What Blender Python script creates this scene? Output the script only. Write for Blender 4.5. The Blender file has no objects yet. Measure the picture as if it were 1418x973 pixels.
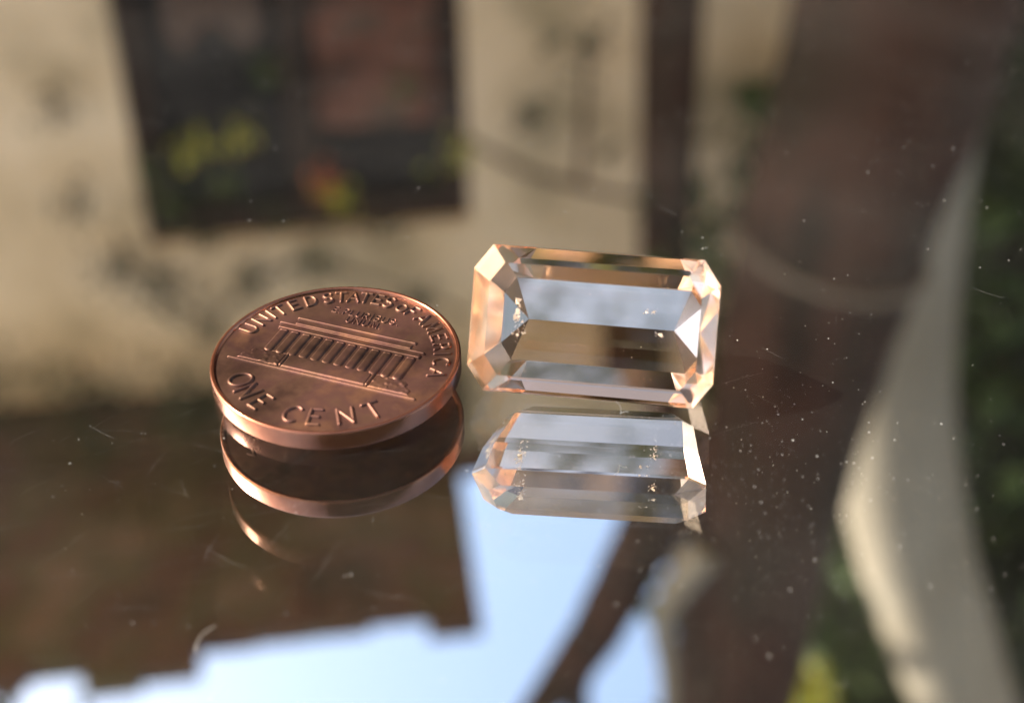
import bpy, bmesh, math, random
import numpy as np
from mathutils import Vector, Matrix, Euler

MM = 0.001
sc = bpy.context.scene
col = sc.collection
random.seed(7)
rng = np.random.default_rng(7)

# ------------------------------------------------------------------ camera
PITCH, ROLL, DIST = math.radians(35.92), math.radians(-1.405), 124.32 * MM
cam_d = bpy.data.cameras.new('camera')
cam = bpy.data.objects.new('camera', cam_d)
col.objects.link(cam)
cam_d.sensor_width = 36.0
cam_d.lens = 2217.0 * 36.0 / 1418.0
cam_d.clip_start, cam_d.clip_end = 0.005, 500.0
fwd = Vector((0, math.cos(PITCH), -math.sin(PITCH)))
r0 = Vector((1, 0, 0)); u0 = r0.cross(fwd)
cr = r0 * math.cos(ROLL) + u0 * math.sin(ROLL)
cu = u0 * math.cos(ROLL) - r0 * math.sin(ROLL)
m = Matrix((cr, cu, -fwd)).transposed().to_4x4()
m.translation = Vector((0, -DIST * math.cos(PITCH), DIST * math.sin(PITCH)))
cam.matrix_world = m
cam_d.dof.use_dof = True
cam_d.dof.focus_distance = 0.1245
cam_d.dof.aperture_fstop = 22.5
cam_d.dof.aperture_blades = 0
sc.camera = cam

# ------------------------------------------------------------------ sky, sun, exposure
SUN_EL = math.radians(42)
SUN_AZ = math.radians(-72)               # clockwise from +Y: the sun stands to the left
sx, sy, sz = math.cos(SUN_EL) * math.sin(SUN_AZ), math.cos(SUN_EL) * math.cos(SUN_AZ), math.sin(SUN_EL)
world = bpy.data.worlds.new('World'); sc.world = world
world.use_nodes = True
wn = world.node_tree; wn.nodes.clear()
wo = wn.nodes.new('ShaderNodeOutputWorld'); bg = wn.nodes.new('ShaderNodeBackground')
sky = wn.nodes.new('ShaderNodeTexSky'); sky.sky_type = 'NISHITA'; sky.sun_disc = False
sky.sun_elevation = SUN_EL; sky.sun_rotation = SUN_AZ
sky.air_density = 1.0; sky.dust_density = 2.8; sky.ozone_density = 2.2
bg.inputs['Strength'].default_value = 0.13
wn.links.new(sky.outputs[0], bg.inputs[0]); wn.links.new(bg.outputs[0], wo.inputs[0])
sun_d = bpy.data.lights.new('sun', 'SUN'); sun_d.energy = 4.4; sun_d.angle = math.radians(0.53)
sun_d.color = (1.0, 0.93, 0.84)
sun = bpy.data.objects.new('sun', sun_d); col.objects.link(sun)
sun.rotation_euler = Vector((-sx, -sy, -sz)).to_track_quat('-Z', 'Y').to_euler()
sun.location = (sx * 4, sy * 4, sz * 4)

sc.view_settings.view_transform = 'Standard'; sc.view_settings.look = 'None'
sc.view_settings.gamma = 1.0; sc.view_settings.use_curve_mapping = False
sc.view_settings.exposure = 1.75
sc.render.engine = 'CYCLES'
cy = sc.cycles
cy.max_bounces = 28; cy.transmission_bounces = 24; cy.glossy_bounces = 12; cy.diffuse_bounces = 4
cy.transparent_max_bounces = 8
cy.caustics_reflective = True; cy.caustics_refractive = True
cy.blur_glossy = 0.3; cy.sample_clamp_indirect = 12.0
cy.use_denoising = True
try:
    cy.denoiser = 'OPENIMAGEDENOISE'; cy.denoising_input_passes = 'RGB_ALBEDO_NORMAL'
except Exception:
    pass

# ------------------------------------------------------------------ helpers
def mat(name, color=(.5, .5, .5), rough=.5, metal=0., spec=.5):
    mt = bpy.data.materials.new(name); mt.use_nodes = True
    b = mt.node_tree.nodes['Principled BSDF']
    b.inputs['Base Color'].default_value = (*color, 1); b.inputs['Roughness'].default_value = rough
    b.inputs['Metallic'].default_value = metal; b.inputs['Specular IOR Level'].default_value = spec
    return mt, mt.node_tree, b

def noise_color(mt, cols, scale, detail=4., stretch=None, lo=.35, hi=.65, coords='Object'):
    nt = mt.node_tree; b = nt.nodes['Principled BSDF']
    tc = nt.nodes.new('ShaderNodeTexCoord'); n = nt.nodes.new('ShaderNodeTexNoise')
    n.inputs['Scale'].default_value = scale; n.inputs['Detail'].default_value = detail
    mp = nt.nodes.new('ShaderNodeMapping')
    if stretch: mp.inputs['Scale'].default_value = stretch
    rp = nt.nodes.new('ShaderNodeValToRGB')
    el = rp.color_ramp.elements
    el[0].position, el[1].position = lo, hi
    el[0].color = (*cols[0], 1); el[1].color = (*cols[-1], 1)
    for i, c in enumerate(cols[1:-1]):
        e = el.new(lo + (hi - lo) * (i + 1) / (len(cols) - 1)); e.color = (*c, 1)
    nt.links.new(tc.outputs[coords], mp.inputs[0]); nt.links.new(mp.outputs[0], n.inputs['Vector'])
    nt.links.new(n.outputs['Fac'], rp.inputs[0]); nt.links.new(rp.outputs[0], b.inputs['Base Color'])
    return n, mp

def bump(mt, scale, dist, strength=1., stretch=None, detail=6.):
    nt = mt.node_tree; b = nt.nodes['Principled BSDF']
    tc = nt.nodes.new('ShaderNodeTexCoord'); n = nt.nodes.new('ShaderNodeTexNoise')
    n.inputs['Scale'].default_value = scale; n.inputs['Detail'].default_value = detail
    mp = nt.nodes.new('ShaderNodeMapping')
    if stretch: mp.inputs['Scale'].default_value = stretch
    bp = nt.nodes.new('ShaderNodeBump'); bp.inputs['Distance'].default_value = dist
    bp.inputs['Strength'].default_value = strength
    nt.links.new(tc.outputs['Object'], mp.inputs[0]); nt.links.new(mp.outputs[0], n.inputs['Vector'])
    nt.links.new(n.outputs['Fac'], bp.inputs['Height']); nt.links.new(bp.outputs[0], b.inputs['Normal'])

def mesh(name, verts, faces, material, parent=None, smooth=False):
    me = bpy.data.meshes.new(name)
    me.from_pydata([tuple(v) for v in verts], [], [tuple(f) for f in faces]); me.update()
    if smooth:
        me.polygons.foreach_set('use_smooth', [True] * len(me.polygons))
    if material: me.materials.append(material)
    o = bpy.data.objects.new(name, me); col.objects.link(o)
    if parent: o.parent = parent
    return o

def empty(name, loc=(0, 0, 0), rz=0.):
    o = bpy.data.objects.new(name, None); col.objects.link(o)
    o.location = loc; o.rotation_euler = (0, 0, rz); o.empty_display_size = .01
    return o

def tag(o, label=None, cat=None, group=None, kind=None):
    if label: o['label'] = label
    if cat: o['category'] = cat
    if group: o['group'] = group
    if kind: o['kind'] = kind
    return o

class MB:
    def __init__(s): s.v = []; s.f = []
    def add(s, vs, fs):
        k = len(s.v); s.v += [tuple(p) for p in vs]; s.f += [tuple(i + k for i in f) for f in fs]
    def box(s, x0, x1, y0, y1, z0, z1):
        s.add([(x, y, z) for z in (z0, z1) for y in (y0, y1) for x in (x0, x1)],
              [(0, 2, 3, 1), (4, 5, 7, 6), (0, 1, 5, 4), (2, 6, 7, 3), (0, 4, 6, 2), (1, 3, 7, 5)]); return s
    def tube(s, pts, rad, n=10, wob=0., cap=True):
        pts = [Vector(p) for p in pts]; k = len(s.v); N = len(pts)
        rad = rad if hasattr(rad, '__len__') else [rad] * N
        for i, p in enumerate(pts):
            d = (pts[min(i + 1, N - 1)] - pts[max(i - 1, 0)]).normalized()
            a = d.cross(Vector((0.13, 1, 0.07))).normalized(); b = d.cross(a)
            for j in range(n):
                t = 2 * math.pi * j / n
                r = rad[i] * (1 + wob * random.uniform(-1, 1))
                s.v.append(tuple(p + a * r * math.cos(t) + b * r * math.sin(t)))
        for i in range(N - 1):
            for j in range(n):
                s.f.append((k + i * n + j, k + i * n + (j + 1) % n, k + (i + 1) * n + (j + 1) % n, k + (i + 1) * n + j))
        if cap:
            s.f.append(tuple(k + j for j in reversed(range(n)))); s.f.append(tuple(k + (N - 1) * n + j for j in range(n)))
        return s
    def limb(s, pts, rad, n=12, wob=0., sub=5):
        P_, R_ = [], []
        for i in range(len(pts) - 1):
            a, b, c, d = [Vector(pts[min(max(q, 0), len(pts) - 1)]) for q in (i - 1, i, i + 1, i + 2)]
            for k in range(sub):
                t = k / sub
                P_.append(.5 * ((2 * b) + (c - a) * t + (2 * a - 5 * b + 4 * c - d) * t * t + (3 * b - a - 3 * c + d) * t ** 3))
                R_.append(rad[i] + (rad[i + 1] - rad[i]) * t)
        P_.append(Vector(pts[-1])); R_.append(rad[-1])
        return s.tube(P_, R_, n, wob)
    def leaf(s, p, size, asp=.5):
        q = Euler((random.uniform(-1.2, 1.2), random.uniform(-1.2, 1.2), random.uniform(0, 6.28))).to_matrix()
        p = Vector(p); w = size * asp * .5
        L = [Vector((0, 0, 0)), Vector((w, size * .45, size * .1)), Vector((0, size, 0)), Vector((-w, size * .45, size * .1))]
        s.add([p + q @ v for v in L], [(0, 1, 2), (0, 2, 3)])
    def build(s, name, material, parent=None, smooth=False): return mesh(name, s.v, s.f, material, parent, smooth)

def lathe(profile, n=160):
    """closed profile of (r, z) pairs turned round z"""
    m_ = MB(); P = len(profile)
    for j in range(n):
        t = 2 * math.pi * j / n
        for r, z in profile: m_.v.append((r * math.cos(t), r * math.sin(t), z))
    for j in range(n):
        for i in range(P):
            a, b = j * P + i, j * P + (i + 1) % P
            c, d = ((j + 1) % n) * P + (i + 1) % P, ((j + 1) % n) * P + i
            m_.f.append((a, d, c, b))
    return m_

# ------------------------------------------------------------------ materials: glass table, coin, gem
def glass(name, color, ior, rough=0.):
    mt = bpy.data.materials.new(name); mt.use_nodes = True; nt = mt.node_tree; nt.nodes.clear()
    o = nt.nodes.new('ShaderNodeOutputMaterial'); g = nt.nodes.new('ShaderNodeBsdfGlass')
    g.inputs['Color'].default_value = (*color, 1); g.inputs['IOR'].default_value = ior; g.inputs['Roughness'].default_value = rough
    nt.links.new(g.outputs[0], o.inputs[0]); return mt, nt, g, o

m_glass, nt, g, out = glass('table_glass', (.985, .995, .975), 1.48)
df = nt.nodes.new('ShaderNodeBsdfDiffuse'); df.inputs[0].default_value = (.62, .56, .47, 1)
mx = nt.nodes.new('ShaderNodeMixShader'); tc = nt.nodes.new('ShaderNodeTexCoord')
n1 = nt.nodes.new('ShaderNodeTexNoise'); n1.inputs['Scale'].default_value = 38.; n1.inputs['Detail'].default_value = 7.
mp1 = nt.nodes.new('ShaderNodeMapping'); mp1.inputs['Rotation'].default_value = (0, 0, .5); mp1.inputs['Scale'].default_value = (1, 1.25, 1)
rr = nt.nodes.new('ShaderNodeMapRange'); rr.inputs[1].default_value = .45; rr.inputs[2].default_value = .75
rr.inputs[3].default_value = .0035; rr.inputs[4].default_value = .014
nt.links.new(tc.outputs['Object'], mp1.inputs[0]); nt.links.new(mp1.outputs[0], n1.inputs['Vector'])
nt.links.new(n1.outputs['Fac'], rr.inputs[0]); nt.links.new(rr.outputs[0], mx.inputs[0])
nt.links.new(g.outputs[0], mx.inputs[1]); nt.links.new(df.outputs[0], mx.inputs[2]); nt.links.new(mx.outputs[0], out.inputs[0])

m_mirror, _, _ = mat('mirror_silvering', (.87, .86, .83), .0, 1.0)
m_frame, _, _ = mat('table_frame_paint', (.02, .02, .02), .4)

m_copper, nt, b = mat('old_copper', (.30, .12, .07), .46, .97)
noise_color(m_copper, [(.085, .041, .026), (.135, .066, .039), (.12, .054, .038), (.175, .080, .043)], 330., 9., lo=.32, hi=.68)
nt = m_copper.node_tree; pb = nt.nodes['Principled BSDF']
src = pb.inputs['Base Color'].links[0].from_socket
tcs = nt.nodes.new('ShaderNodeTexCoord'); st_ = nt.nodes.new('ShaderNodeTexNoise'); st_.inputs['Scale'].default_value = 115.; st_.inputs['Detail'].default_value = 8.; st_.inputs['Roughness'].default_value = .65
sr = nt.nodes.new('ShaderNodeMapRange'); sr.inputs[1].default_value = .36; sr.inputs[2].default_value = .60; sr.inputs[3].default_value = .45; sr.inputs[4].default_value = 1.16
ml = nt.nodes.new('ShaderNodeVectorMath'); ml.operation = 'SCALE'
nt.links.new(tcs.outputs['Object'], st_.inputs['Vector']); nt.links.new(st_.outputs['Fac'], sr.inputs[0])
nt.links.new(src, ml.inputs[0]); nt.links.new(sr.outputs[0], ml.inputs['Scale']); nt.links.new(ml.outputs[0], pb.inputs['Base Color'])
bump(m_copper, 2200., .000016, .6, stretch=(1, .5, 1))
m_edge, _, b = mat('copper_edge', (.55, .22, .11), .22, .95)
noise_color(m_edge, [(.29, .10, .05), (.40, .15, .08)], 400., 5.)
bump(m_edge, 1500., .00002, .5)

m_gem, _, _, _ = glass('peach_gem', (1.0, .905, .815), 1.60)
m_gemc, _, _, _ = glass('peach_gem_rim', (1.0, .85, .75), 1.60)

# ------------------------------------------------------------------ table
T_GLASS = 4.78 * MM
table = empty('mirror_table', (0, 0, -.74))
tag(table, 'mirrored glass tabletop, dusty and scratched, under the coin and the gem', 'table')
X0, X1, Y0, Y1 = -.42, .42, -.17, .42
def tz(z): return z + .74
g_ = MB()
g_.add([(X0, Y0, tz(-T_GLASS)), (X1, Y0, tz(-T_GLASS)), (X1, Y1, tz(-T_GLASS)), (X0, Y1, tz(-T_GLASS)),
        (X0, Y0, tz(0)), (X1, Y0, tz(0)), (X1, Y1, tz(0)), (X0, Y1, tz(0))],
       [(4, 5, 6, 7), (0, 1, 5, 4), (1, 2, 6, 5), (2, 3, 7, 6), (3, 0, 4, 7)])
g_.build('glass_sheet', m_glass, table)
MB().box(X0, X1, Y0, Y1, tz(-.0068), tz(-T_GLASS)).build('mirror_backing', m_mirror, table)
MB().box(X0 + .02, X1 - .02, Y0 + .02, Y1 - .02, tz(-.04), tz(-.0072)).build('under_frame', m_frame, table)
for x in (X0 + .05, X1 - .05):
    for y in (Y0 + .05, Y1 - .05):
        MB().tube([(x, y, .003), (x, y, tz(-.0405))], [.014, .018], 12).build('leg', m_frame, table)

# ------------------------------------------------------------------ the penny
CX, CY, CROT = -13.41, -2.05, math.radians(-22.46)
coin = empty('penny', (CX * MM, CY * MM, .00002), CROT)
tag(coin, 'brown copper one cent penny, building side up, lying left of the gem', 'coin')
ZF = 1.33                                           # field height in mm
R_IN, R_OUT, TH = 8.98, 9.525, 1.52
def P(pts): return [(r * MM, z * MM) for r, z in pts]
def arcp(cx, cz, rx, rz, a0, a1, n): return [(cx + rx * math.cos(math.radians(a0 + (a1 - a0) * i / n)), cz + rz * math.sin(math.radians(a0 + (a1 - a0) * i / n))) for i in range(n + 1)]
rim = (arcp(9.36, .15, .165, .15, -90, 0, 6) + arcp(9.36, TH - .15, .165, .15, 0, 90, 6)
       + arcp(9.27, TH - .12, .13, .12, 90, 180, 5) + [(9.02, ZF - .03), (9.02, .18)] + arcp(9.27, .12, .13, .12, 180, 270, 5))
lathe(P(rim), 240).build('rim', m_edge, coin, True)
fm = MB(); NF, NR = 180, 26
for side, zc in ((1, ZF), (-1, .19)):
    k = len(fm.v); fm.v.append((0, 0, (zc - side * .05) * MM))
    for i in range(1, NR + 1):
        r = 9.10 * i / NR
        for j in range(NF):
            t = 2 * math.pi * j / NF
            z = zc - side * .05 * (1 - (r / 9.10) ** 2)
            fm.v.append((r * math.cos(t) * MM, r * math.sin(t) * MM, z * MM))
    for j in range(NF):
        f = (k, k + 1 + j, k + 1 + (j + 1) % NF); fm.f.append(f if side > 0 else f[::-1])
    for i in range(NR - 1):
        for j in range(NF):
            f = (k + 1 + i * NF + j, k + 1 + (i + 1) * NF + j, k + 1 + (i + 1) * NF + (j + 1) % NF, k + 1 + i * NF + (j + 1) % NF)
            fm.f.append(f if side > 0 else f[::-1])
fm.build('field', m_copper, coin, True)

def field_z(x, y): return ZF - .05 * (1 - (x * x + y * y) / 9.10 ** 2)

def A_(cx, cy, rx, ry, a0, a1, n=14):
    return [(cx + rx * math.cos(math.radians(a0 + (a1 - a0) * i / n)), cy + ry * math.sin(math.radians(a0 + (a1 - a0) * i / n))) for i in range(n + 1)]
GLYPH = {   # strokes in a box one unit high, centred on x = 0
    'A': [[(-.36, 0), (0, 1), (.36, 0)], [(-.22, .33), (.22, .33)]],
    'B': [[(-.25, 0), (-.25, 1), (.02, 1)] + A_(.02, .76, .22, .24, 90, -90)[1:] + [(-.25, .52)], [(.02, .52)] + A_(.04, .26, .25, .26, 90, -90) + [(-.25, 0)]],
    'C': [A_(.05, .5, .40, .5, 55, 305, 20)],
    'D': [[(-.3, 0), (-.3, 1), (-.05, 1)] + A_(-.05, .5, .38, .5, 90, -90, 16) + [(-.3, 0)]],
    'E': [[(.26, 1), (-.24, 1), (-.24, 0), (.28, 0)], [(-.24, .52), (.18, .52)]],
    'F': [[(.26, 1), (-.22, 1), (-.22, 0)], [(-.22, .52), (.16, .52)]],
    'I': [[(0, 0), (0, 1)]],
    'L': [[(-.2, 1), (-.2, 0), (.25, 0)]],
    'M': [[(-.42, 0), (-.32, 1), (0, .12), (.32, 1), (.42, 0)]],
    'N': [[(-.33, 0), (-.33, 1), (.33, 0), (.33, 1)]],
    'O': [A_(0, .5, .43, .5, 0, 360, 28)],
    'o': [A_(0, .36, .34, .36, 0, 360, 24)],
    'P': [[(-.24, 0), (-.24, 1), (.02, 1)] + A_(.02, .74, .24, .26, 90, -90)[1:] + [(-.24, .48)]],
    'R': [[(-.26, 0), (-.26, 1), (.02, 1)] + A_(.02, .74, .24, .26, 90, -90)[1:] + [(-.26, .48)], [(0, .48), (.3, 0)]],
    'S': [A_(0, .75, .26, .25, 35, 255, 14) + A_(0, .25, .27, .26, 90, -145, 14)],
    'T': [[(-.34, 1), (.34, 1)], [(0, 1), (0, 0)]],
    'U': [[(-.31, 1), (-.31, .33)] + A_(0, .33, .31, .33, 180, 360, 14) + [(.31, 1)]],
    '2': [A_(0, .72, .26, .28, 165, -35, 12) + [(-.28, 0), (.3, 0)]],
    '0': [A_(0, .5, .29, .5, 0, 360, 24)],
    '8': [A_(0, .75, .23, .25, 0, 360, 20), A_(0, .26, .29, .26, 0, 360, 20)],
    '.': [[(-.01, 0), (.01, 0)]],
}
def relief(name, strokes, hw, hmax, parent, zfun, step=.03, power=2.0, material=None, under=False, clip=None):
    """strokes: polylines in coin coordinates (mm); a pillow-topped raised figure on the field"""
    pts = np.array([p for s in strokes for p in s])
    lo, hi = pts.min(0) - hw - 3 * step, pts.max(0) + hw + 3 * step
    nx, ny = int((hi[0] - lo[0]) / step) + 2, int((hi[1] - lo[1]) / step) + 2
    X, Y = np.meshgrid(lo[0] + step * np.arange(nx), lo[1] + step * np.arange(ny))
    d = np.full(X.shape, 9.)
    for s in strokes:
        for (ax, ay), (bx, by) in zip(s[:-1], s[1:]):
            vx, vy = bx - ax, by - ay; L = vx * vx + vy * vy + 1e-12
            t = np.clip(((X - ax) * vx + (Y - ay) * vy) / L, 0, 1)
            d = np.minimum(d, np.hypot(X - ax - t * vx, Y - ay - t * vy))
    q = d / hw
    h = np.where(q < 1, hmax * np.power(np.clip(1 - np.power(np.clip(q, 0, 1), power), 0, 1), .62), -(d - hw) * 1.2)
    return grid_relief(name, X, Y, h, parent, zfun, material, under)
def grid_relief(name, X, Y, h, parent, zfun, material, under):
    ny, nx = X.shape
    keep = np.maximum.reduce([h[:-1, :-1], h[1:, :-1], h[:-1, 1:], h[1:, 1:]]) > -.045
    idx = -np.ones(X.shape, int); vs = []; fs = []
    h = np.maximum(h, -.06)
    js, is_ = np.nonzero(keep)
    def vid(j, i):
        if idx[j, i] < 0:
            idx[j, i] = len(vs); x, y = X[j, i], Y[j, i]
            z = zfun(x, y) + (-h[j, i] if under else h[j, i])
            vs.append((x * MM, y * MM, z * MM))
        return idx[j, i]
    for j, i in zip(js, is_):
        f = (vid(j, i), vid(j, i + 1), vid(j + 1, i + 1), vid(j + 1, i)); fs.append(f[::-1] if under else f)
    return mesh(name, vs, fs, material or m_copper, parent, True)
def slab(name, x0, x1, y0, y1, hmax, soft, parent, step=.04, shear=None, bumps=0.):
    X, Y = np.meshgrid(np.arange(x0 - .12, x1 + .12 + step, step), np.arange(y0 - .12, y1 + .12 + step, step))
    dx = np.minimum(X - x0, x1 - X); dy = np.minimum(Y - y0, y1 - Y); d = np.minimum(dx, dy)
    if shear is not None: d = np.minimum(d, shear(X, Y))
    h = np.where(d > 0, hmax * (1 - np.power(np.clip(1 - d / soft, 0, 1), 2.2)), d * 1.2)
    if bumps:
        nz = np.zeros_like(X)
        for _ in range(46):
            px, py, r = rng.uniform(x0, x1), rng.uniform(y0, y1), rng.uniform(.08, .2)
            nz += rng.uniform(-.6, 1) * np.exp(-((X - px) ** 2 + (Y - py) ** 2) / r ** 2)
        h = np.where(d > 0, np.maximum(h + bumps * nz * np.clip(d / .1, 0, 1), .012), h)
    return grid_relief(name, X, Y, h, parent, field_z, None, False)

def ring_text(items, r, height, hw, hmax, flip=False, wide=1.):
    for ch, deg, hh in items:
        a = math.radians(deg)
        ux, uy = math.cos(a), math.sin(a)                       # outward
        if flip: up = (-ux, -uy); rt = (-uy, ux)
        else: up = (ux, uy); rt = (uy, -ux)
        base = r - height / 2 if not flip else r + height / 2
        st = []
        for s in GLYPH[ch]:
            st.append([(ux * base + (rt[0] * x * wide + up[0] * y * hh) * height, uy * base + (rt[1] * x * wide + up[1] * y * hh) * height) for x, y in s])
        relief('letter', st, hw, hmax, coin, field_z)
ring_text([(c, a, 1) for c, a in zip('UNITEDSTATES', (172.6, 162.6, 155.6, 149.6, 140.6, 131.0, 121.0, 113.6, 106.4, 99.6, 92.2, 85.0))], 8.12, 1.25, .142, .15)
ring_text([(c, a, 1) for c, a in zip('oFAMERICA', (75.6, 68.6, 59.0, 48.6, 38.6, 29.8, 22.8, 15.6, 5.2))], 8.12, 1.2, .135, .145)
ring_text([(c, a, 1) for c, a in zip('ONECENT', (-137, -124.6, -111.4, -88.5, -75.2, -57.8, -41.8))], 7.38, 1.75, .165, .155, flip=True, wide=.92)
def line_text(items, y, height, hw, hmax):
    for ch, x in items:
        relief('letter', [[(x + a * height, y + b_ * height) for a, b_ in s] for s in GLYPH[ch]], hw, hmax, coin, field_z, step=.016)
line_text(list(zip('E.PLURIBUS', (-2.9, -2.45, -1.98, -1.42, -.82, -.2, .28, .78, 1.42, 2.1))) + [('.', 2.6)], 5.42, .68, .062, .085)
line_text(list(zip('UNUM.', (-1.25, -.55, .15, .92, 1.5))), 4.52, .68, .062, .085)

memo = mesh('memorial_building', [], [], m_copper, coin)
def part_stroke(name, x0, y0, x1, y1, hw, h, **k): return relief(name, [[(x0, y0), (x1, y1)]], hw, h, memo, field_z, **k)
slab('wall', -5.75, 5.8, -.95, 1.95, .035, .05, memo)
for i in range(12):
    x = -5.38 + i * (10.85 / 11)
    part_stroke('column', x, -.72, x, 1.62, .40, .15, step=.035, power=4.0)
    slab('capital', x - .36, x + .36, 1.62, 1.92, .16, .12, memo, step=.05)
slab('entablature', -6.02, 6.08, 1.93, 2.42, .17, .10, memo)
slab('cornice', -6.2, 6.25, 2.5, 2.78, .19, .12, memo)
slab('attic', -5.0, 4.95, 2.86, 3.42, .10, .1, memo)
slab('attic_cornice', -5.15, 5.1, 3.52, 3.86, .15, .12, memo)
slab('stair', -3.45, 3.6, -2.5, -.86, .12, .15, memo)
slab('podium', 3.85, 7.3, -2.5, -.92, .085, .12, memo, shear=lambda X, Y: (7.2 - X) - .75 * np.clip(Y + 2.2, 0, 9) + .12 * np.sin(Y * 9), bumps=.04)
slab('podium', -7.2, -3.7, -2.5, -.92, .085, .12, memo, shear=lambda X, Y: (X + 7.15) - .75 * np.clip(Y + 2.2, 0, 9) + .12 * np.sin(Y * 9), bumps=.04)
part_stroke('parapet', 3.7, -2.3, 3.7, -1.0, .16, .16)
part_stroke('parapet', -3.55, -2.3, -3.55, -1.0, .16, .16)
part_stroke('ground_line', -7.75, -2.76, 7.8, -2.76, .13, .13, step=.05)
# date and edge lettering on the hidden face, seen in the mirror
for k_, (ch, deg) in enumerate(zip('2008', (-131, -139, -147, -155))):
    a = math.radians(deg); cx_, cy_ = 7.3 * math.cos(a), 7.3 * math.sin(a)
    st = [[(cx_ - x * 1.0, cy_ + (y - .5) * 1.0) for x, y in s] for s in GLYPH[ch]]
    relief('digit', st, .12, .10, coin, lambda x, y: .19 + .05 * (1 - (x * x + y * y) / 9.10 ** 2), under=True)

# ------------------------------------------------------------------ the gem
GL, GW = 9.04, 5.395
G_POS = Vector((5.96, -4.73, 5.62)); G_YAW, G_TILT, G_ROLL = -.150, .986, .024
def octo(a, b, ca, z):
    cb = ca * 1.389
    return [Vector(p) for p in ((-a + ca, b, z), (a - ca, b, z), (a, b - cb, z), (a, -b + cb, z), (a - ca, -b, z), (-a + ca, -b, z), (-a, -b + cb, z), (-a, b - cb, z))]
levels = [octo(7.72, 4.12, 1.05, 1.02), octo(GL, GW, 1.31, .10), octo(GL, GW, 1.31, -.08),
          octo(8.45, 4.80, 1.18, -2.15), [v + Vector((.42, 0, 0)) for v in octo(7.4, 3.08, .85, -5.1)]]
keel = [Vector((-5.1, 0, -6.75)), Vector((5.9, 0, -6.75))]
rotm = (Matrix.Rotation(G_YAW, 3, 'Z') @ Matrix.Rotation(G_ROLL, 3, 'Y') @ Matrix.Rotation(G_TILT, 3, 'X'))
zmin = min((rotm @ v).z for L_ in levels for v in L_) + G_POS.z
G_POS.z += .015 - zmin
gem = empty('faceted_gem', (G_POS.x * MM, G_POS.y * MM, 0))
tag(gem, 'transparent peach emerald-cut gemstone propped on its side, right of the penny', 'gemstone')
def gw(v):
    w = rotm @ v; return (w.x * MM, w.y * MM, (w.z + G_POS.z) * MM)
m_geme, _, _, _ = glass('peach_gem_worn_glow_end', (1.0, .765, .53), 1.60, .24)  # orange glow of the left crown is put into this rough glass tint
m_geme2, _, _, _ = glass('peach_gem_worn_pale_end', (1.0, .925, .865), 1.60, .15)
def facet(name, vs, worn=False):
    # outward normal: away from the stone's middle
    c = sum(vs, Vector()) / len(vs); nrm = (vs[1] - vs[0]).cross(vs[2] - vs[0])
    if nrm.dot(c - Vector((0, 0, -1.5))) < 0: vs = vs[::-1]
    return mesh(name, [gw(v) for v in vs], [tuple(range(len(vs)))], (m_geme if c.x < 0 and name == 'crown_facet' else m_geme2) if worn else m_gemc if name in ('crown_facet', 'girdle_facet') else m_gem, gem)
facet('table_facet', levels[0])
for L_, nm in ((0, 'crown_facet'), (1, 'girdle_facet'), (2, 'pavilion_facet'), (3, 'pavilion_facet')):
    A, B = levels[L_], levels[L_ + 1]
    for i in range(8):
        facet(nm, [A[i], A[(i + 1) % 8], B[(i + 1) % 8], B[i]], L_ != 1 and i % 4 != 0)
K0, K1 = keel; S = levels[4]
facet('pavilion_facet', [S[0], S[1], K1, K0]); facet('pavilion_facet', [S[5], S[4], K1, K0])
for tri in ([S[1], S[2], K1], [S[2], S[3], K1], [S[3], S[4], K1], [S[5], S[6], K0], [S[6], S[7], K0], [S[7], S[0], K0]):
    facet('pavilion_facet', tri, True)
# flaws inside the stone
m_flaw, _, _ = mat('flaw_white', (.9, .87, .80), .5)
def flaw(c, n, spread, size):
    f = MB()
    for _ in range(n):
        p = Vector(c) + Vector([random.gauss(0, s_) for s_ in spread])
        sz = size * random.choice((.3, .5, .5, .8, 1.0, 2.0))
        k = [gw(p + Vector([random.uniform(-sz, sz) for _ in range(3)])) for _ in range(4)]
        f.add(k, [(0, 1, 2), (0, 2, 3)])
    f.build('flaw', m_flaw, gem)
flaw((-5.6, .6, -1.4), 46, (.10, .55, .3), .14)
flaw((-5.5, -.9, -1.6), 60, (.28, 1.0, .5), .07)
flaw((4.9, -.3, -2.0), 14, (.35, .14, .2), .13)
flaw((4.2, 1.4, -1.2), 10, (.25, .10, .15), .10)

# ------------------------------------------------------------------ dust, fibres and scratches on the glass
m_dust, _, _ = mat('dust', (.42, .38, .32), .8)
m_fibre, _, _ = mat('fibre', (.75, .66, .54), .6)
d_ = MB()
def speck(x, y, r):
    n = 5; a0 = random.uniform(0, 6)
    k = len(d_.v)
    for j in range(n):
        t = a0 + 2 * math.pi * j / n; q = r * random.uniform(.6, 1.2)
        d_.v.append(((x + q * math.cos(t)) * MM, (y + q * math.sin(t)) * MM, .00001))
    d_.v.append((x * MM, y * MM, (r * .8) * MM + .00001))
    for j in range(n): d_.f.append((k + j, k + (j + 1) % n, k + n))
for _ in range(3200):
    x, y = random.uniform(-62, 62), random.uniform(-40, 80)
    if math.hypot(x - CX, y - CY) < 9.8: continue
    speck(x, y, min(.07, .0125 * math.exp(abs(random.gauss(0, .75)))))
for _ in range(560):
    x, y = random.gauss(18, 9), random.gauss(-16, 10)
    speck(x, y, min(.07, .0140 * math.exp(abs(random.gauss(0, .75)))))
tag(d_.build('dust', m_dust), 'fine pale dust specks scattered over the mirror table', 'dust', kind='stuff')
s_ = MB()
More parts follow.
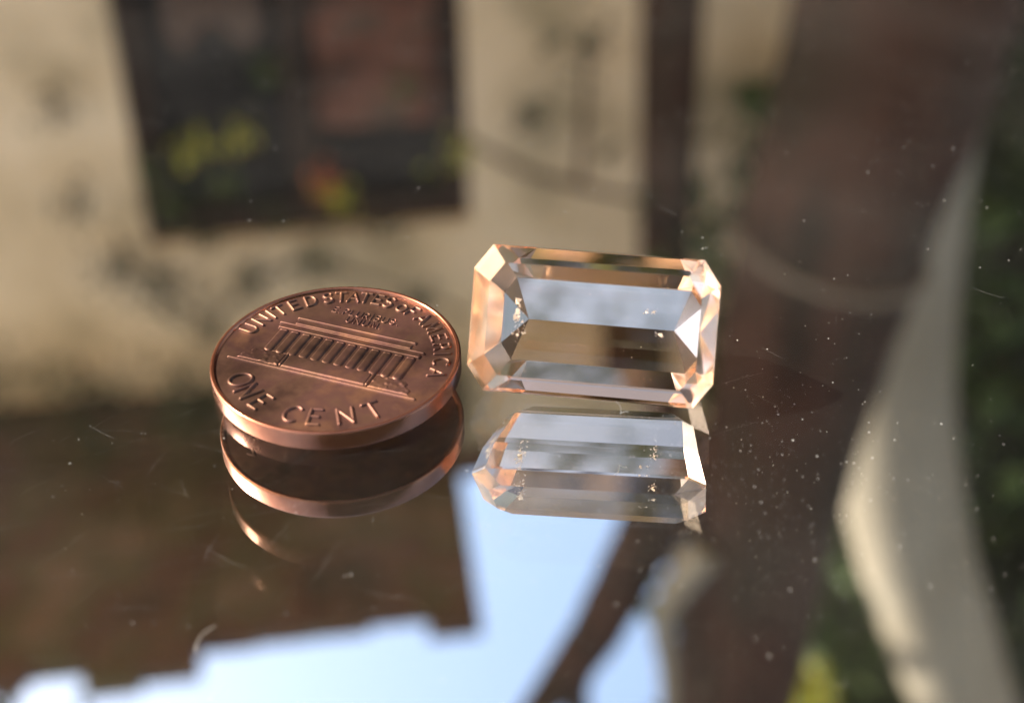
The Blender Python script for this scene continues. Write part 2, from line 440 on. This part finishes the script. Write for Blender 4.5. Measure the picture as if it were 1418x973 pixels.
def scratch(x, y, L, ang, bend, r=.012):
    pts = []
    for i in range(9):
        t = i / 8 - .5
        pts.append(((x + L * t * math.cos(ang) - bend * t * t * L * math.sin(ang)) * MM, (y + L * t * math.sin(ang) + bend * t * t * L * math.cos(ang)) * MM, .000012))
    s_.tube(pts, [r * MM * q for q in (.2, .7, 1, 1, 1, 1, 1, .7, .2)], 4)
for _ in range(120):
    scratch(random.gauss(-18, 16), random.gauss(-18, 12), random.uniform(.8, 5), random.gauss(.35, .5), random.uniform(-.2, .2), random.uniform(.0010, .0028))
for _ in range(30):
    scratch(random.uniform(-50, 50), random.uniform(-30, 60), random.uniform(.8, 4), random.uniform(0, 3.1), random.uniform(-.2, .2), random.uniform(.0010, .0028))
tag(s_.build('hairline_scratches', m_dust), 'fine pale hairline scratches in the dusty mirror table', 'scratches', kind='stuff')
def fibre(pts, r, label):
    c_ = MB().tube([(x * MM, y * MM, z * MM) for x, y, z in pts], r * MM, 5)
    tag(c_.build('fibre', m_fibre, None, True), label, 'fibre', 'loose fibres on the table')
gx, gy, gz = [q / MM for q in gw(Vector((2.1, -5.42, 0)))]; gx += G_POS.x; gy += G_POS.y
fibre([(gx + .75 * t + .18 * math.sin(6 * t), gy - .05 - .12 * t, gz + .05 - .75 * t + .30 * math.cos(5.5 * t) - .3) for t in np.linspace(0, 1.15, 16)], .022, 'tiny curled pale fibre hanging under the front edge of the gem')
fibre([(-18.5 + 1.6 * math.sin(t), -30.5 + 1.9 * math.cos(t), .04) for t in np.linspace(-1.9, -.4, 12)], .010, 'curved pale fibre on the table near the mirrored roof edge')

# ------------------------------------------------------------------ what the mirror shows: house, trees, hedge (all far out of focus)
m_ground, _, _ = mat('paving', (.22, .19, .15), .9, 0., .08); noise_color(m_ground, [(.30, .245, .175), (.46, .38, .28)], 3.)
gp = MB(); gp.add([(-60, -60, -.744), (60, -60, -.744), (60, 60, -.744), (-60, 60, -.744)], [(0, 1, 2, 3)])
tag(gp.build('ground', m_ground), kind='structure')

m_wall, _, _ = mat('plaster', (.62, .50, .35), .9, 0., .08); noise_color(m_wall, [(.40, .31, .19), (.68, .515, .34), (.80, .62, .435)], 3.2, 8., lo=.32, hi=.62)
m_wood, _, _ = mat('soffit_wood', (.12, .075, .05), .75, 0., .08); noise_color(m_wood, [(.06, .045, .03), (.115, .06, .042), (.09, .075, .038), (.15, .10, .068)], 4.5, 4.)
m_dark, _, _ = mat('window_frame_wood', (.035, .022, .018), .6, 0., .08)
m_pane, _, _ = mat('dark_pane', (.010, .010, .012), .5, 0., .05)
m_shut, _, _ = mat('shutter_red_brown', (.15, .06, .04), .7, 0., .08); noise_color(m_shut, [(.03, .018, .014), (.16, .065, .045), (.08, .06, .045)], 7., 5.)
m_cloth, _, _ = mat('grey_curtain', (.12, .08, .065), .9, 0., .08)
m_tile, _, _ = mat('roof_tile', (.16, .09, .06), .8, 0., .08)
m_bark, _, _ = mat('dark_bark', (.10, .06, .04), .9, 0., .08); noise_color(m_bark, [(.013, .009, .006), (.050, .023, .015), (.028, .019, .012)], 7., 6., stretch=(1, 1, .4))
bump(m_bark, 9., .03, .9, stretch=(1, 1, .35))
m_pale, _, _ = mat('pale_bark', (.55, .47, .34), .8, 0., .08); noise_color(m_pale, [(.19, .155, .11), (.26, .225, .175)], 6., 4., stretch=(1, 1, .3))
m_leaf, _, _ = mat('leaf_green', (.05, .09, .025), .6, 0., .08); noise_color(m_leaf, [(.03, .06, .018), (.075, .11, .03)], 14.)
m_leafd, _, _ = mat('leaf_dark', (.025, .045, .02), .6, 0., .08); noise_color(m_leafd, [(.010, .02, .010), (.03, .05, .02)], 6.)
m_yel, _, _ = mat('leaf_yellow', (.42, .42, .03), .6)
m_org, _, _ = mat('petal_orange', (.45, .10, .03), .6)
m_rope, _, _ = mat('rope', (.13, .10, .075), .9)

HYAW = math.radians(6.0)
house = empty('beige_house', (0, 3.0, -.74), HYAW)
tag(house, 'beige plastered house with a dark window and brown eave, mirrored behind the penny', 'house')
def hz(z): return z + .74
wx0, wx1, wz1 = -.80, -.085, 1.80
wx0b, wzb = wx0, .55
MB().box(-3.2, wx0, 0, .2, 0, hz(2.45)).build('wall', m_wall, house)
MB().box(wx0, wx1, 0, .2, hz(wz1), hz(2.45)).build('wall', m_wall, house)
MB().box(wx0, wx1, 0, .2, 0, hz(wzb)).build('wall', m_wall, house)
MB().box(wx1, 1.9, 0, .2, 0, hz(2.45)).build('wall', m_wall, house)
MB().box(-.2, 1.95, -.04, .24, hz(2.452), hz(2.51)).build('coping', m_tile, house)
win = MB().box(wx0, wx0 + .05, .03, .11, hz(wzb), hz(wz1)).box(wx1 - .05, wx1, .03, .11, hz(wzb), hz(wz1)).box(wx0 + .05, wx1 - .05, .03, .11, hz(wz1 - .05), hz(wz1)).box(-.47, -.42, .03, .11, hz(wzb), hz(wz1 - .05)).build('window', m_dark, house)
MB().box(wx0 + .05, -.47, .075, .085, hz(wzb), hz(wz1 - .05)).build('pane', m_pane, win)
MB().box(-.42, wx1 - .05, .075, .085, hz(wzb), hz(wz1 - .05)).build('pane', m_pane, win)
MB().box(-.40, wx1 - .06, .035, .06, hz(1.22), hz(1.56)).build('shutter_panel', m_shut, win)
for x0, x1, z0, z1 in ((-.70, -.50, .90, 1.33), (-.40, -.16, .90, 1.19)):
    cu_ = MB()
    n_ = 14
    for q in range(n_ + 1):
        xx = x0 + (x1 - x0) * q / n_; yy = .045 + .012 * math.sin(q * 1.9)
        cu_.v += [(xx, yy, hz(z0)), (xx, yy, hz(z1 + .03 * math.sin(q * .7)))]
    cu_.f = [(2 * q, 2 * q + 2, 2 * q + 3, 2 * q + 1) for q in range(n_)]
    cu_.build('curtain', m_cloth, win)
roof = MB().box(-3.2, -.15, -.60, .25, hz(2.39), hz(2.44)).build('roof', m_tile, house)
nb = 26
for i in range(nb):
    x0 = -3.2 + i * (3.05 / nb); ov = -.055 + .085 * (-x0 - .27) / .8 + random.uniform(-.022, .022)
    if abs(x0 + .93) < .08: ov += .055
    if x0 > -.36: ov += .04
    MB().box(x0 + .0015, x0 + 3.05 / nb - .0015, -.70 + -ov, -.001, hz(2.345) + random.uniform(-.012, .004), hz(2.386)).build('soffit_board', m_wood, roof)

MB().box(-3.2, -.13, -.06, -.002, hz(2.20), hz(2.34)).build('wall_plate', m_wood, house)

def sprig(px, py, pz, rad, n, label, material=None, size=.03, stem=None, name='sprig', group='leafy sprigs in front of the beige wall', cat='plant'):
    t = empty(name, (px, py, pz)); tag(t, label, cat, group)
    f = MB()
    for _ in range(n):
        f.leaf((random.gauss(0, rad * .5), random.gauss(0, rad * .5), random.gauss(0, rad * .5)), size * random.uniform(.6, 1.3))
    f.build('foliage', material or m_leafd, t)
    st = MB().tube([(random.uniform(-.02, .02), 0, -(rad) * .9), (0, 0, 0), (random.uniform(-.05, .05), 0, rad)] if stem is None else stem, .004, 5)
    st.build('stem', m_bark, t)
    return t
SPR = 'blurred dark green sprig mirrored on the beige wall '
for (x, z, r, n, w) in ((-.919, 1.41, .05, 60, 'at the far left edge'), (-.916, 1.64, .05, 60, 'left of the dark window'), (-.84, 1.79, .075, 130, 'below the window corner'),
                        (-.764, 1.868, .075, 130, 'above the left side of the penny'), (-.569, 1.845, .05, 110, 'just above the penny'),
                        (-.681, 1.968, .06, 110, 'touching the top left of the penny'), (-.429, 1.80, .05, 100, 'below the middle of the window'),
                        (-.205, 1.903, .045, 100, 'between the penny and the gem'), (.051, 1.462, .035, 90, 'above the gem, beside the thin trunk')):
    sprig(x, 2.84, z, r, n, SPR + w, size=.02)
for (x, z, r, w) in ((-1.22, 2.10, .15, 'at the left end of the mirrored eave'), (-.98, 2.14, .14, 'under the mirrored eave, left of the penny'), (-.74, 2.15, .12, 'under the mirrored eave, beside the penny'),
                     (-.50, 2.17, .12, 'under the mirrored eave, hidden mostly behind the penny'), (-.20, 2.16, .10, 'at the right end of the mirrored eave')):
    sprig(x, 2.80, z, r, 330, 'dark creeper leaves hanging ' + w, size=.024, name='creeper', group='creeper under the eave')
for (x, z, m_, lb) in ((-.646, 1.527, m_yel, 'yellow green leaves in the left half of the mirrored window'), (-.553, 1.512, m_yel, 'yellow green leaves at the middle of the mirrored window'),
                       (-.393, 1.612, m_org, 'orange flower in the right half of the mirrored window'), (-.369, 1.648, m_yel, 'yellow green leaves beside the orange flower in the window'),
                       (-.759, 1.575, m_leaf, 'green leaves at the left jamb of the mirrored window'), (-.71, 1.656, m_leaf, 'green leaves in the lower left corner of the mirrored window'),
                       (-.66, 1.74, m_leafd, 'dark leaves over the lower left edge of the mirrored window'), (-.50, 1.70, m_leafd, 'dark leaves over the lower middle edge of the mirrored window'),
                       (-.27, 1.73, m_leafd, 'dark leaves over the lower right edge of the mirrored window'), (-.20, 1.40, m_leaf, 'green leaves over the red brown panel of the mirrored window'),
                       (-.47, 1.35, m_leaf, 'green leaves at the top middle of the mirrored window'), (-.60, 1.62, m_leaf, 'green leaves under the yellow leaves in the mirrored window'),
                       (-.102, 1.559, m_yel, 'pale yellow leaves at the right jamb of the mirrored window')):
    sprig(x, 2.86, z, .04, 34, lb, m_, .024, group='potted flowers in the window', name='flower')

vn = empty('trailing_vine', (-.55, 2.85, 1.8)); tag(vn, 'thin trailing stem linking the leafy sprigs on the beige wall', 'vine')
MB().tube([(-.29, 0, -.01), (-.214, 0, .07), (-.13, 0, .17), (-.02, 0, .05), (.12, 0, .0), (.345, 0, .1), (.46, 0, .16)], .006, 6).build('stem', m_bark, vn)
# thin trunk
t1 = empty('slim_tree', (.31, 2.7, -.74)); tag(t1, 'slim dark upright tree trunk mirrored directly above the gem', 'tree')
MB().tube([(0, 0, 0), (0, 0, 1.2), (.005, 0, 1.9), (.01, 0, 2.5), (.03, 0, 3.3)], [.075, .064, .058, .052, .045], 14, .04).build('trunk', m_bark, t1, True)
# twig wire across the wall
tw = empty('thin_branch', (0, 2.6, 1.4)); tag(tw, 'thin bare branch running across the beige wall above the gem', 'branch')
MB().tube([(-.08, 0, -.02), (.05, 0, .06), (.18, .0, .10), (.30, 0, .13), (.48, 0, .19)], [.006, .008, .008, .007, .005], 6).build('stem', m_bark, tw)
MB().tube([(.14, 0, .08), (.145, -.02, -.05), (.15, 0, -.22)], [.008, .007, .005], 6).build('twig', m_bark, tw)
fl = MB()
for _ in range(40): fl.leaf((.15 + random.gauss(0, .04), random.gauss(0, .02), -.22 + random.gauss(0, .03)), .03)
fl.build('foliage', m_leafd, tw)

# big leaning trunk with limbs
t2 = empty('leaning_tree', (.52, 1.6, -.74)); tag(t2, 'thick dark brown leaning tree trunk mirrored right of the gem', 'tree')
def T(x, z, y=0): return (x - .52, y, z + .74)
MB().limb([T(.56, -.74), T(.51, .2), T(.455, .70), T(.428, .863), T(.387, 1.124), T(.356, 1.435), T(.326, 1.843), T(.30, 2.3), T(.27, 2.9)],
          [.17, .14, .128, .121, .113, .105, .101, .09, .075], 20, .03).build('trunk', m_bark, t2, True)
MB().limb([T(.34, 1.30), T(.235, 1.41), T(.181, 1.498), T(.131, 1.642), T(.085, 1.74), T(.02, 1.86), T(-.045, 2.0), T(-.12, 2.25)], [.055, .052, .047, .042, .036, .028, .022, .014], 10, .06).build('limb', m_bark, t2, True)
MB().limb([T(.10, 1.70), T(.083, 1.80), T(.09, 1.90, .01), T(.07, 2.1, .0)], [.03, .024, .02, .012], 10, .06).build('limb', m_bark, t2, True)
MB().limb([T(.26, 1.46, -.06), T(.205, 1.56, -.08), T(.215, 1.68, -.08), T(.226, 1.84, -.1), T(.25, 2.1, -.1)], [.03, .016, .013, .012, .010], 10, .04).build('limb', m_pale, t2, True)  # sunlit limb of the dark tree, its sunlight put into the pale bark
cr_ = MB()
for _ in range(2600):
    cr_.leaf((random.gauss(-.15, .5), random.gauss(-.15, .45), random.gauss(4.25, .25)), .08, .6)
cr_.build('crown', m_leaf, t2)
rp = empty('rope', (.40, 1.6, 1.0)); tag(rp, 'pale rope tied round the thick leaning trunk', 'rope')
MB().tube([(math.cos(t) * .124, math.sin(t) * .124, .03 * math.cos(t) - .0) for t in np.linspace(0, 6.283, 30)], .006, 6).build('loop', m_rope, rp)

# pale curved trunk behind it
t3 = empty('pale_tree', (.75, 2.3, -.74)); tag(t3, 'pale smooth curved tree trunk mirrored between the dark trunk and the hedge', 'tree')
def T3(x, z): return (x - .75, 0, z + .74)
MB().limb([T3(.72, -.74), T3(.70, .6), T3(.70, 1.2), T3(.705, 1.6), T3(.76, 2.0), T3(.87, 2.35), T3(1.0, 2.7), T3(1.12, 3.1)],
          [.10, .095, .10, .11, .12, .115, .11, .10], 18, .02).build('trunk', m_pale, t3, True)
# dark shrub behind the leaning trunk
sb = empty('tall_shrub', (.80, 2.75, -.74)); tag(sb, 'dark green shrub mirrored behind the foot of the thick leaning trunk', 'shrub')
sf = MB()
for _ in range(4200):
    sf.leaf((random.gauss(0, .16), random.gauss(0, .14), random.uniform(2.2, 4.4)), .11, .6)
sf.build('foliage', m_leaf, sb)
MB().tube([(0, 0, 0), (.03, 0, 2.0), (0, 0, 4.0)], [.04, .03, .01], 8).build('stem', m_bark, sb)
# hedge on the right
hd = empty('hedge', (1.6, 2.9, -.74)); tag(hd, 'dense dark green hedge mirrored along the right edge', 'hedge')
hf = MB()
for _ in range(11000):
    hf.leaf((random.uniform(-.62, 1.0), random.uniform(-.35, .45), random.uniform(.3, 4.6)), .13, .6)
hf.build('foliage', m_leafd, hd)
for x in (-.3, .2, .7): MB().tube([(x, .1, 0), (x + .05, .1, 2.2), (x, .1, 4.2)], [.04, .03, .01], 8).build('stem', m_bark, hd)
sprig(.633, 2.3, 2.58, .04, 120, 'bright yellow flowers mirrored at the bottom right', m_yel, .04, name='flower', group='potted flowers in the window')

# hedge added behind the camera to darken the coin's edge and gem facets
h2 = empty('added_rear_hedge', (1.0, -1.7, -.74)); tag(h2, 'added tall dark hedge behind the viewpoint, darkening the gem facets and the coin edge', 'hedge')
hf = MB()
for _ in range(9000):
    hf.leaf((random.uniform(-1.5, 2.2), random.uniform(-.3, .3), random.uniform(.05, 2.9 + .25 * random.random())), .12, .6)
hf.build('foliage', m_leaf, h2)
for x in (-1.0, 0, 1.0, 1.8): MB().tube([(x, 0, 0), (x + .05, 0, 1.4), (x, 0, 2.7)], [.04, .03, .01], 8).build('stem', m_bark, h2)

# tree added out of view at left so its crown shades the leaning trunk
lt = empty('added_shade_tree', (-2.0, 2.0, -.74)); tag(lt, 'added leafy tree beyond the mirrored picture at left, shading the leaning trunk', 'tree')
MB().tube([(0, 0, 0), (.05, .05, 1.6), (.15, .1, 2.6), (.25, .2, 3.6)], [.09, .07, .055, .02], 12, .04).build('trunk', m_bark, lt, True)
lf = MB()
for _ in range(4200):
    lf.leaf((random.gauss(.22, .24), random.gauss(.2, .28), random.gauss(3.72, .34)), .09, .6)
lf.build('crown', m_leaf, lt)
